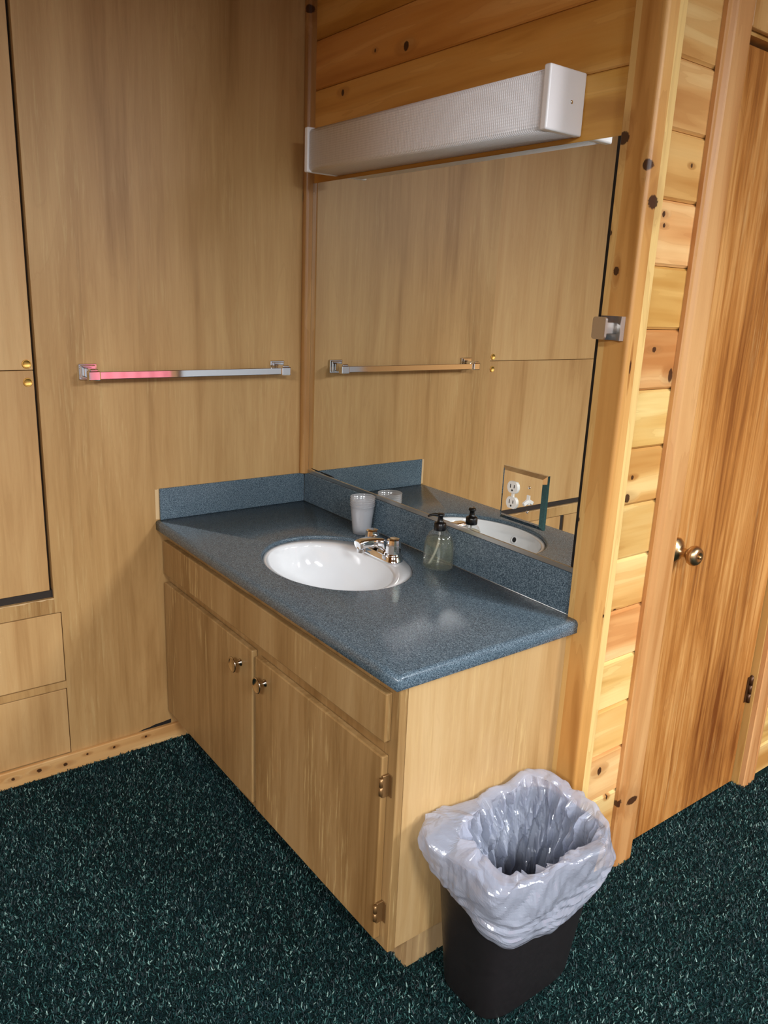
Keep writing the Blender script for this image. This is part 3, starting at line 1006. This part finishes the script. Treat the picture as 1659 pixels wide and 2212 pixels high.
# ================================================================== FAUCET
FX, FY, FZ = 0.616, -0.117, zr
fa = thing('faucet', (FX, FY, FZ), 'chrome two-handle centerset faucet on the white sink', 'faucet')
g = new_bm()
def stadium(hx, hy, z, seg=32):
    pts = []
    for i in range(seg):
        a = 2 * math.pi * i / seg
        c, s = math.cos(a), math.sin(a)
        pts.append((FX + math.copysign(hx - hy, c) + hy * c if abs(c) > 1e-6 else FX + hy * c, FY + hy * s, z))
    return pts
rows = [stadium(0.0790, 0.0265, FZ), stadium(0.0790, 0.0265, FZ + 0.005), stadium(0.0765, 0.0240, FZ + 0.008), stadium(0.0745, 0.0225, FZ + 0.017), stadium(0.0730, 0.0210, FZ + 0.0195)]
vr = [[g.verts.new(p) for p in rw] for rw in rows]
for a, b in zip(vr, vr[1:]):
    for i in range(32):
        j = (i + 1) % 32
        g.faces.new((a[i], a[j], b[j], b[i])).smooth = True
g.faces.new(vr[0][::-1]); g.faces.new(vr[-1])
bmesh.ops.recalc_face_normals(g, faces=g.faces[:])
finish('base_plate', g, M['chrome'], fa)
sp = new_bm()
pts, rad = [], []
for (dy, dz, ra, rb) in ((0.012, 0.008, 0.0235, 0.012), (0.010, 0.022, 0.0225, 0.016), (0.002, 0.036, 0.0210, 0.0175), (-0.014, 0.045, 0.0190, 0.0155),
                         (-0.034, 0.0495, 0.0175, 0.0130), (-0.058, 0.0510, 0.0165, 0.0125), (-0.076, 0.0500, 0.0160, 0.0125), (-0.0875, 0.0475, 0.0145, 0.0110)):
    pts.append((FX, FY + dy, FZ + dz)); rad.append((ra, rb))
sweep(sp, pts, rad, 32, up=(0, 0, 1), power=4.0)
spo = finish('spout', sp, M['chrome'], fa)
ae = lathe(new_bm(), [(0.0, 0.0), (0.0105, 0.0), (0.0120, 0.002), (0.0125, 0.016), (0.0115, 0.0175), (0.0, 0.0175)], (FX, FY - 0.0745, FZ + 0.0245), 'z', 12, cap=False)
finish('aerator', ae, M['chrome'], spo)
for s in (-1, 1):
    hc = (FX + s * 0.0508, FY, FZ + 0.018)
    hd = new_bm()
    lathe(hd, [(0.0, 0.0), (0.0200, 0.0), (0.0205, 0.004), (0.0165, 0.007), (0.0150, 0.009)], hc, 'z', 28, cap=False)
    # eight-sided fluted knob
    t = bmesh.new()
    rg = []
    for (rr, hh) in ((0.0185, 0.006), (0.0212, 0.009), (0.0205, 0.032), (0.0188, 0.046), (0.0165, 0.0495), (0.0115, 0.0510)):
        rg.append([t.verts.new((hc[0] + rr * (1 - 0.10 * (k % 2)) * math.cos(2 * math.pi * k / 16 + 0.2), hc[1] + rr * (1 - 0.10 * (k % 2)) * math.sin(2 * math.pi * k / 16 + 0.2), hc[2] + hh)) for k in range(16)])
    for a, b in zip(rg, rg[1:]):
        for i in range(16):
            j = (i + 1) % 16
            t.faces.new((a[i], a[j], b[j], b[i]))
    t.faces.new(rg[0][::-1]); t.faces.new(rg[-1])
    bmesh.ops.recalc_face_normals(t, faces=t.faces[:])
    merge(hd, t)
    finish('handle', hd, M['chrome'], fa)

# ================================================================== CUPS
CX, CY = 0.425, -0.0545
def cup_mesh():
    bm = new_bm()
    prof = [(0.0, 0.002), (0.0255, 0.002), (0.0265, 0.0), (0.0278, 0.001), (0.0300, 0.020), (0.0330, 0.052), (0.0352, 0.068), (0.0356, 0.0765), (0.0366, 0.0785), (0.0374, 0.0868), (0.0385, 0.0875), (0.0385, 0.0892), (0.0372, 0.0895), (0.0366, 0.0870)]
    lathe(bm, prof, (0, 0, 0), 'z', 40, cap=False)
    return bm
first = None
words = ['bottom', 'second', 'third', 'fourth', 'top']
labels = ['bottom cup of the stack of clear plastic cups', 'second cup from the bottom of the clear plastic cup stack', 'middle cup of the stack of clear plastic cups',
          'second cup from the top of the clear plastic cup stack', 'top cup of the stack of clear plastic cups']
for k in range(5):
    if first is None:
        me = bpy.data.meshes.new('plastic_cup')
        b = cup_mesh(); b.to_mesh(me); b.free()
        me.materials.append(M['cup'])
        o = first = bpy.data.objects.new('plastic_cup', me)
    else:
        o = first.copy()
    col.objects.link(o)
    o.location = (CX + 0.0004 * math.sin(k * 2.1), CY, H + 0.0004 + k * 0.0065)
    tag(o, labels[k], 'cup', 'stack of clear plastic cups')

# ================================================================== SOAP BOTTLE
BXc, BYc = 0.792, -0.060
so = thing('soap_dispenser', (BXc, BYc, H), 'clear plastic soap bottle with black pump, half full of pale soap', 'soap bottle')
OV = 0.74
prof = [(0.0, 0.003), (0.030, 0.003), (0.036, 0.0008), (0.0395, 0.002), (0.0415, 0.007), (0.0420, 0.014), (0.0415, 0.020), (0.0410, 0.060), (0.0395, 0.074), (0.0355, 0.088), (0.0290, 0.099), (0.0200, 0.1065), (0.0150, 0.1095), (0.0145, 0.118)]
yaw = math.radians(-50)
Rb = Matrix.Rotation(0.0, 4, 'Z')
def oval(bm):
    # the bottle is flattened, broad side towards the room corner
    Rz = Matrix.Rotation(math.radians(37), 4, 'Z')
    S = Matrix.Diagonal((1.0, OV, 1.0, 1.0))
    bmesh.ops.transform(bm, matrix=Matrix.Translation((BXc, BYc, H)) @ Rz @ S, verts=bm.verts[:])
    return bm
bt = oval(lathe(new_bm(), prof, (0, 0, 0), 'z', 48, cap=False))
bo = finish('bottle', bt, M['bottle'], so)
lq = oval(lathe(new_bm(), [(0.0, 0.0045), (0.030, 0.0045), (0.0375, 0.005), (0.0400, 0.010), (0.0395, 0.060), (0.0380, 0.073), (0.0342, 0.0865), (0.0, 0.0865)], (0, 0, 0), 'z', 48, cap=False))
finish('liquid_soap', lq, M['soap'], so)
pm = new_bm()
c = (BXc, BYc, H)
lathe(pm, [(0.0, 0.108), (0.0160, 0.108), (0.0165, 0.110), (0.0165, 0.126), (0.0150, 0.128), (0.0110, 0.129), (0.0085, 0.132), (0.0075, 0.136), (0.0065, 0.146), (0.0100, 0.147), (0.0105, 0.150), (0.0090, 0.1535), (0.0, 0.154)], c, 'z', 28, cap=False)
dv = Vector((-0.62, -0.78, 0)).normalized()
b0 = Vector((BXc, BYc, H + 0.1495))
sweep(pm, [b0, b0 + dv * 0.012, b0 + dv * 0.022 + Vector((0, 0, -0.0006)), b0 + dv * 0.030 + Vector((0, 0, -0.003)), b0 + dv * 0.034 + Vector((0, 0, -0.006))],
      [(0.006, 0.0042), (0.0055, 0.004), (0.0046, 0.0034), (0.0038, 0.003), (0.003, 0.0026)], 12)
finish('pump', pm, M['pump'], so)
tb = new_bm()
dt = Vector((-0.77, -0.62, 0))
pts = []
for k in range(15):
    s = k / 14
    pts.append(Vector((BXc, BYc, H + 0.108 - 0.098 * s)) + dt * (0.030 * max(0.0, s - 0.25) ** 1.6 * 1.25))
sweep(tb, pts, 0.0030, 10)
finish('dip_tube', tb, M['tube'], so)

# ================================================================== OUTLET PLATE ON THE MIRROR
PX0, PX1, PZ0, PZ1 = 0.957, 1.102, 0.954, 1.088
op = thing('outlet_plate', ((PX0 + PX1) / 2, -0.003, PZ0), 'mirrored plate with white duplex outlet and toggle switch on the mirror', 'outlet')
g = new_bm()
t = bmesh.new()
yb, yf, bv = -0.0026, -0.0125, 0.0095
A = [t.verts.new(p) for p in ((PX0, yb, PZ0), (PX1, yb, PZ0), (PX1, yb, PZ1), (PX0, yb, PZ1))]
A2 = [t.verts.new(p) for p in ((PX0, yb - 0.004, PZ0), (PX1, yb - 0.004, PZ0), (PX1, yb - 0.004, PZ1), (PX0, yb - 0.004, PZ1))]
B = [t.verts.new(p) for p in ((PX0 + bv, yf, PZ0 + bv), (PX1 - bv, yf, PZ0 + bv), (PX1 - bv, yf, PZ1 - bv), (PX0 + bv, yf, PZ1 - bv))]
for P, Q in ((A, A2), (A2, B)):
    for i in range(4):
        j = (i + 1) % 4
        t.faces.new((P[i], P[j], Q[j], Q[i]))
t.faces.new(B); t.faces.new(A[::-1])
bmesh.ops.recalc_face_normals(t, faces=t.faces[:])
merge(g, t)
finish('plate', g, M['mirror_plate'], op)
def receptacle(zc):
    xc = 1.001
    pts = []
    for i in range(32):
        a = 2 * math.pi * i / 32
        pts.append((xc + 0.0172 * math.cos(a), zc + max(-0.0142, min(0.0142, 0.0172 * math.sin(a)))))
    b = prism_y(new_bm(), pts, yf - 0.0045, yf + 0.001)
    rc = finish('receptacle', b, M['device'], op)
    s = new_bm()
    box(s, xc - 0.0075, xc - 0.0050, yf - 0.0048, yf - 0.0040, zc - 0.002, zc + 0.0075)
    box(s, xc + 0.0050, xc + 0.0075, yf - 0.0048, yf - 0.0040, zc - 0.001, zc + 0.0070)
    lathe(s, [(0.0, 0.0), (0.0026, 0.0), (0.0026, 0.0008), (0.0, 0.0008)], (xc, yf - 0.0040, zc - 0.0075), '-y', 14, cap=False)
    finish('slot', s, M['slot'], rc)
receptacle(1.041)
receptacle(1.002)
b = box(new_bm(), 0.9975, 1.0045, yf - 0.002, yf + 0.0, 1.0165, 1.0265)
finish('yoke', b, M['device'], op)
sw = box(new_bm(), 1.0475, 1.0575, yf - 0.0015, yf + 0.0, 1.008, 1.032, 0.0005, 1)
swo = finish('switch_frame', sw, M['device'], op)
tg = box(new_bm(), -0.0038, 0.0038, -0.017, 0.0, -0.0045, 0.0045, 0.001, 1)
bmesh.ops.transform(tg, matrix=Matrix.Translation((1.0525, yf - 0.0005, 1.018)) @ Matrix.Rotation(math.radians(28), 4, 'X'), verts=tg.verts[:])
finish('toggle', tg, M['device'], swo)
for zc in (1.051, 0.990):
    finish('screw', lathe(new_bm(), [(0.0, 0.0), (0.0036, 0.0), (0.0030, 0.0014), (0.0, 0.0018)], (1.0525, yf, zc), '-y', 16, cap=False), M['chrome'], op)

# ================================================================== VANITY LIGHT (switched off)
LX0, LX1, LZ0, LZ1, LY = 0.147, 1.094, 1.8245, 1.947, -0.111
vl = thing('vanity_light', ((LX0 + LX1) / 2, 0.0, LZ0), 'unlit long box light with ribbed cover above the mirror', 'wall light')
for (xa, xb) in ((LX0, LX0 + 0.018), (LX1 - 0.018, LX1)):
    e = finish('end_cap', box(new_bm(), xa, xb, LY, 0.0015, LZ0, LZ1, 0.004, 3), M['white_plastic'], vl)
    if xa > 0.5:
        finish('screw', lathe(new_bm(), [(0.0, 0.0), (0.0042, 0.0), (0.0034, 0.0018), (0.0, 0.0022)], (LX1, -0.040, LZ0 + 0.061), 'x', 16, cap=False), M['chrome'], e)
cv = new_bm()
r = 0.014
poly = [(0.0005, LZ0 + 0.001)]
for cx_, cz_, a0 in ((LY + 0.006 + r, LZ0 + 0.001 + r, 270), (LY + 0.006 + r, LZ1 - 0.004 - r, 180)):
    for k in range(7):
        a = math.radians(a0 - 90 * k / 6)
        poly.append((cx_ + r * math.cos(a), cz_ + r * math.sin(a)))
poly.append((0.0005, LZ1 - 0.004))
t = bmesh.new()
A = [t.verts.new((LX0 + 0.0182, y, z)) for y, z in poly]
B = [t.verts.new((LX1 - 0.0182, y, z)) for y, z in poly]
for i in range(len(poly)):
    j = (i + 1) % len(poly)
    f = t.faces.new((A[i], A[j], B[j], B[i]))
    f.smooth = True
t.faces.new(A[::-1]); t.faces.new(B)
bmesh.ops.recalc_face_normals(t, faces=t.faces[:])
merge(cv, t)
finish('diffuser', cv, M['diffuser'], vl)

# ================================================================== TOWEL BAR
tw = thing('towel_bar', (0.0, -0.42, 1.218), 'chrome towel bar with square brackets on the plywood wall', 'towel bar')
XB = 0.056
for yc in (-0.728, -0.118):
    br = new_bm()
    hw = 0.0255
    box(br, 0.0003, 0.008, yc - hw, yc + hw, 1.2175, 1.2625, 0.002)
    box(br, 0.008, 0.014, yc - hw + 0.005, yc + hw - 0.005, 1.2215, 1.2585, 0.002)
    box(br, 0.014, XB + 0.010, yc - 0.012, yc + 0.012, 1.2255, 1.2525, 0.003)
    box(br, XB - 0.010, XB + 0.0125, yc - 0.0165, yc + 0.0165, 1.2205, 1.2475, 0.003)
    finish('bracket', br, M['chrome'], tw)
finish('bar', box(new_bm(), XB - 0.007, XB + 0.007, -0.7113, -0.1347, 1.2240, 1.2445, 0.0012, 1), M['chrome'], tw)

# ================================================================== ROBE HOOK
rh = thing('robe_hook', (1.247, -0.015, 1.412), 'square brushed nickel robe hook on the pine corner post', 'hook')
hx, hz = 1.248, 1.4375
bp = new_bm()
# dished base plate
t = bmesh.new()
nn = 9
rows = []
for i in range(nn):
    u = -1 + 2 * i / (nn - 1)
    rw = []
    for k in range(2):
        zz = (-1, 1)[k]
        rw.append((hx + 0.026 * u, -0.0205 - 0.009 * u * u, hz + 0.0245 * zz))
    rows.append(rw)
F = [[t.verts.new(p) for p in rw] for rw in rows]
G = [[t.verts.new((p[0], -0.0153, p[2])) for p in rw] for rw in rows]
for i in range(nn - 1):
    t.faces.new((F[i][0], F[i + 1][0], F[i + 1][1], F[i][1])).smooth = True
    t.faces.new((G[i][1], G[i + 1][1], G[i + 1][0], G[i][0]))
    t.faces.new((F[i][1], F[i + 1][1], G[i + 1][1], G[i][1]))
    t.faces.new((F[i + 1][0], F[i][0], G[i][0], G[i + 1][0]))
t.faces.new((F[0][0], F[0][1], G[0][1], G[0][0])); t.faces.new((F[-1][1], F[-1][0], G[-1][0], G[-1][1]))
bmesh.ops.recalc_face_normals(t, faces=t.faces[:])
merge(bp, t)
finish('base_plate', bp, M['nickel'], rh)
finish('neck', box(new_bm(), hx - 0.012, hx + 0.012, -0.060, -0.0205, hz - 0.012, hz + 0.012, 0.002), M['nickel'], rh)
fp = prism_y(new_bm(), [(x, z) for x, z in rounded_poly(hx - 0.0165, hx + 0.0165, hz - 0.0225, hz + 0.0225, 0.006)], -0.067, -0.0605)
finish('front_plate', fp, M['nickel'], rh)

# ================================================================== WASTE BIN AND LINER
BCX, BCY = 1.345, -0.268
def sq(a, hx, hy, p=4.5):
    c, s = math.cos(a), math.sin(a)
    k = (abs(c) ** p + abs(s) ** p) ** (-1.0 / p)
    return k * c * hx, k * s * hy
def bin_half(z):
    u = z / 0.385
    return 0.086 + 0.030 * u, 0.138 + 0.036 * u, BCX + 0.018 * u, BCY - 0.010 * u
wb_ = thing('waste_bin', (BCX, BCY, 0.0), 'black plastic wastebasket standing beside the vanity cabinet', 'waste bin')
g = new_bm()
seg = 72
rg = []
for (z, d) in ((0.0, -0.008), (0.004, -0.002), (0.012, 0.0), (0.10, 0.0), (0.20, 0.0), (0.30, 0.0), (0.372, 0.0), (0.374, 0.005), (0.385, 0.006), (0.386, 0.0), (0.372, -0.003), (0.20, -0.004), (0.01, -0.006)):
    hx_, hy_, cx_, cy_ = bin_half(z)
    rg.append([g.verts.new((cx_ + sq(2 * math.pi * i / seg, hx_ + d, hy_ + d)[0], cy_ + sq(2 * math.pi * i / seg, hx_ + d, hy_ + d)[1], z)) for i in range(seg)])
for a, b in zip(rg, rg[1:]):
    for i in range(seg):
        j = (i + 1) % seg
        g.faces.new((a[i], a[j], b[j], b[i])).smooth = True
g.faces.new(rg[0][::-1]); g.faces.new(rg[-1])
bmesh.ops.recalc_face_normals(g, faces=g.faces[:])
finish('bin_body', g, M['bin'], wb_)

def lerp(a, b, t): return a + (b - a) * t
def interp(tab, a):
    a %= 360.0
    tab = sorted(tab)
    tab = [(tab[-1][0] - 360, tab[-1][1])] + tab + [(tab[0][0] + 360, tab[0][1])]
    for (x0, y0), (x1, y1) in zip(tab, tab[1:]):
        if x0 <= a <= x1:
            s = (a - x0) / (x1 - x0)
            s = s * s * (3 - 2 * s)
            return lerp(y0, y1, s)
# angle 0 = +x (room), 270 = towards the room front, 180 = cabinet, 90 = plank wall
HEM = [(0, 0.222), (30, 0.228), (60, 0.275), (90, 0.31), (135, 0.33), (180, 0.33), (225, 0.335), (250, 0.312), (280, 0.290), (300, 0.262), (325, 0.235)]
RIM = [(0, 0.400), (40, 0.406), (90, 0.412), (130, 0.430), (170, 0.412), (205, 0.420), (232, 0.430), (262, 0.410), (292, 0.418), (325, 0.400)]
OUTB = [(0, 0.010), (60, 0.010), (90, 0.012), (130, 0.016), (180, 0.006), (215, 0.014), (240, 0.026), (270, 0.020), (300, 0.022), (330, 0.010)]
INB = [(0, 0.012), (60, 0.006), (120, 0.006), (170, 0.010), (200, 0.022), (222, 0.058), (245, 0.040), (270, 0.046), (295, 0.066), (318, 0.040), (340, 0.016)]
rc = random.Random(11)
DIRS = []
for f, amp, cnt in ((10.0, 0.024, 4), (22.0, 0.012, 5), (48.0, 0.0035, 5)):
    for _ in range(cnt):
        v = Vector((rc.gauss(0, 1), rc.gauss(0, 1), rc.gauss(0, 0.8))).normalized()
        DIRS.append((v * f, rc.random(), amp / cnt * 2.0))
def crumple(p):
    """sum of folded planes: flat facets with sharp creases, like thin film"""
    q = p + Vector((mnoise.noise(p * 9.0), mnoise.noise(p * 9.0 + Vector((5, 1, 3))), mnoise.noise(p * 9.0 + Vector((2, 7, 9))))) * 0.022
    d = 0.0
    for v, ph, amp in DIRS:
        t = (q.dot(v) + ph) % 1.0
        d += amp * (abs(t - 0.5) * 2.0 - 0.5)
    return d
g = new_bm()
NA = 300
rows = []
INN, ROLL, OUT = 34, 12, 30
for k in range(INN + ROLL + OUT + 1):
    rw = []
    for i in range(NA):
        a = 2 * math.pi * i / NA
        dg = math.degrees(a)
        rim, hem, ob, ib = interp(RIM, dg), interp(HEM, dg), interp(OUTB, dg), interp(INB, dg)
        if k < INN:                       # inside, from the bottom up
            s = k / INN
            z = lerp(0.09, rim - 0.012, s)
            puff = ib * math.sin(math.pi * min(1.0, 0.10 + 0.90 * s ** 1.6)) if s < 0.72 else ib * lerp(math.sin(math.pi * min(1.0, 0.10 + 0.90 * 0.72 ** 1.6)), 0.55, (s - 0.72) / 0.28)
            off = -(0.007 + puff)
            cz = 1.0
        elif k <= INN + ROLL:             # over the rim
            s = (k - INN) / ROLL
            th = math.pi * s
            lo, hi = -(0.007 + 0.55 * ib), 0.0068 + ob
            rr = 0.006 + 0.10 * ib
            off = lerp(lo, hi, 0.5 - 0.5 * math.cos(th))
            z = rim - 0.012 + rr * math.sin(th)
            cz = 0.8
        else:                             # outside, down to the hem
            s = (k - INN - ROLL) / OUT
            z = lerp(rim - 0.012, hem + 0.005 * mnoise.noise(Vector((math.cos(a) * 6, math.sin(a) * 6, 0))), s)
            off = 0.0068 + ob * (1 - s) ** 0.8 + 0.010 * math.sin(math.pi * s) + 0.004 * s
            # gathered band of pleats above the hem
            off += 0.0035 * math.sin(z * 260 + 3.0 * math.sin(a * 2) + 5 * mnoise.noise(Vector((math.cos(a) * 3, math.sin(a) * 3, z * 6)))) * math.sin(math.pi * min(1.0, max(0.0, (s - 0.35) / 0.65)))
            cz = 0.7 * (1 - 0.7 * s)
        hx_, hy_, cx_, cy_ = bin_half(min(z, 0.385))
        x, y = sq(a, hx_ + off, hy_ + off)
        p = Vector((cx_ + x, cy_ + y, z))
        nrm = Vector((x / hx_, y / hy_, 0)).normalized()
        d = crumple(p + nrm * (0.4 if k < INN else 0.0)) * cz
        if k > INN + ROLL // 2 and z < 0.392:
            d = max(d, -(off - 0.0075))
        elif k <= INN and z < 0.392:
            d = min(d * 1.25, -off - 0.0045)
        p += nrm * d
        if k >= INN and k <= INN + ROLL:
            p.z += abs(d) * 0.6
        p.x = max(p.x, XC + 0.003)
        rw.append(g.verts.new(p))
    rows.append(rw)
for a, b in zip(rows, rows[1:]):
    for i in range(NA):
        j = (i + 1) % NA
        g.faces.new((a[i], a[j], b[j], b[i])).smooth = False
g.faces.new(rows[0][::-1])
ln = finish('bin_liner', g, M['bag'], None, (BCX, BCY, 0.1))
tag(ln, 'translucent white plastic bag lining the black wastebasket', 'bin liner')
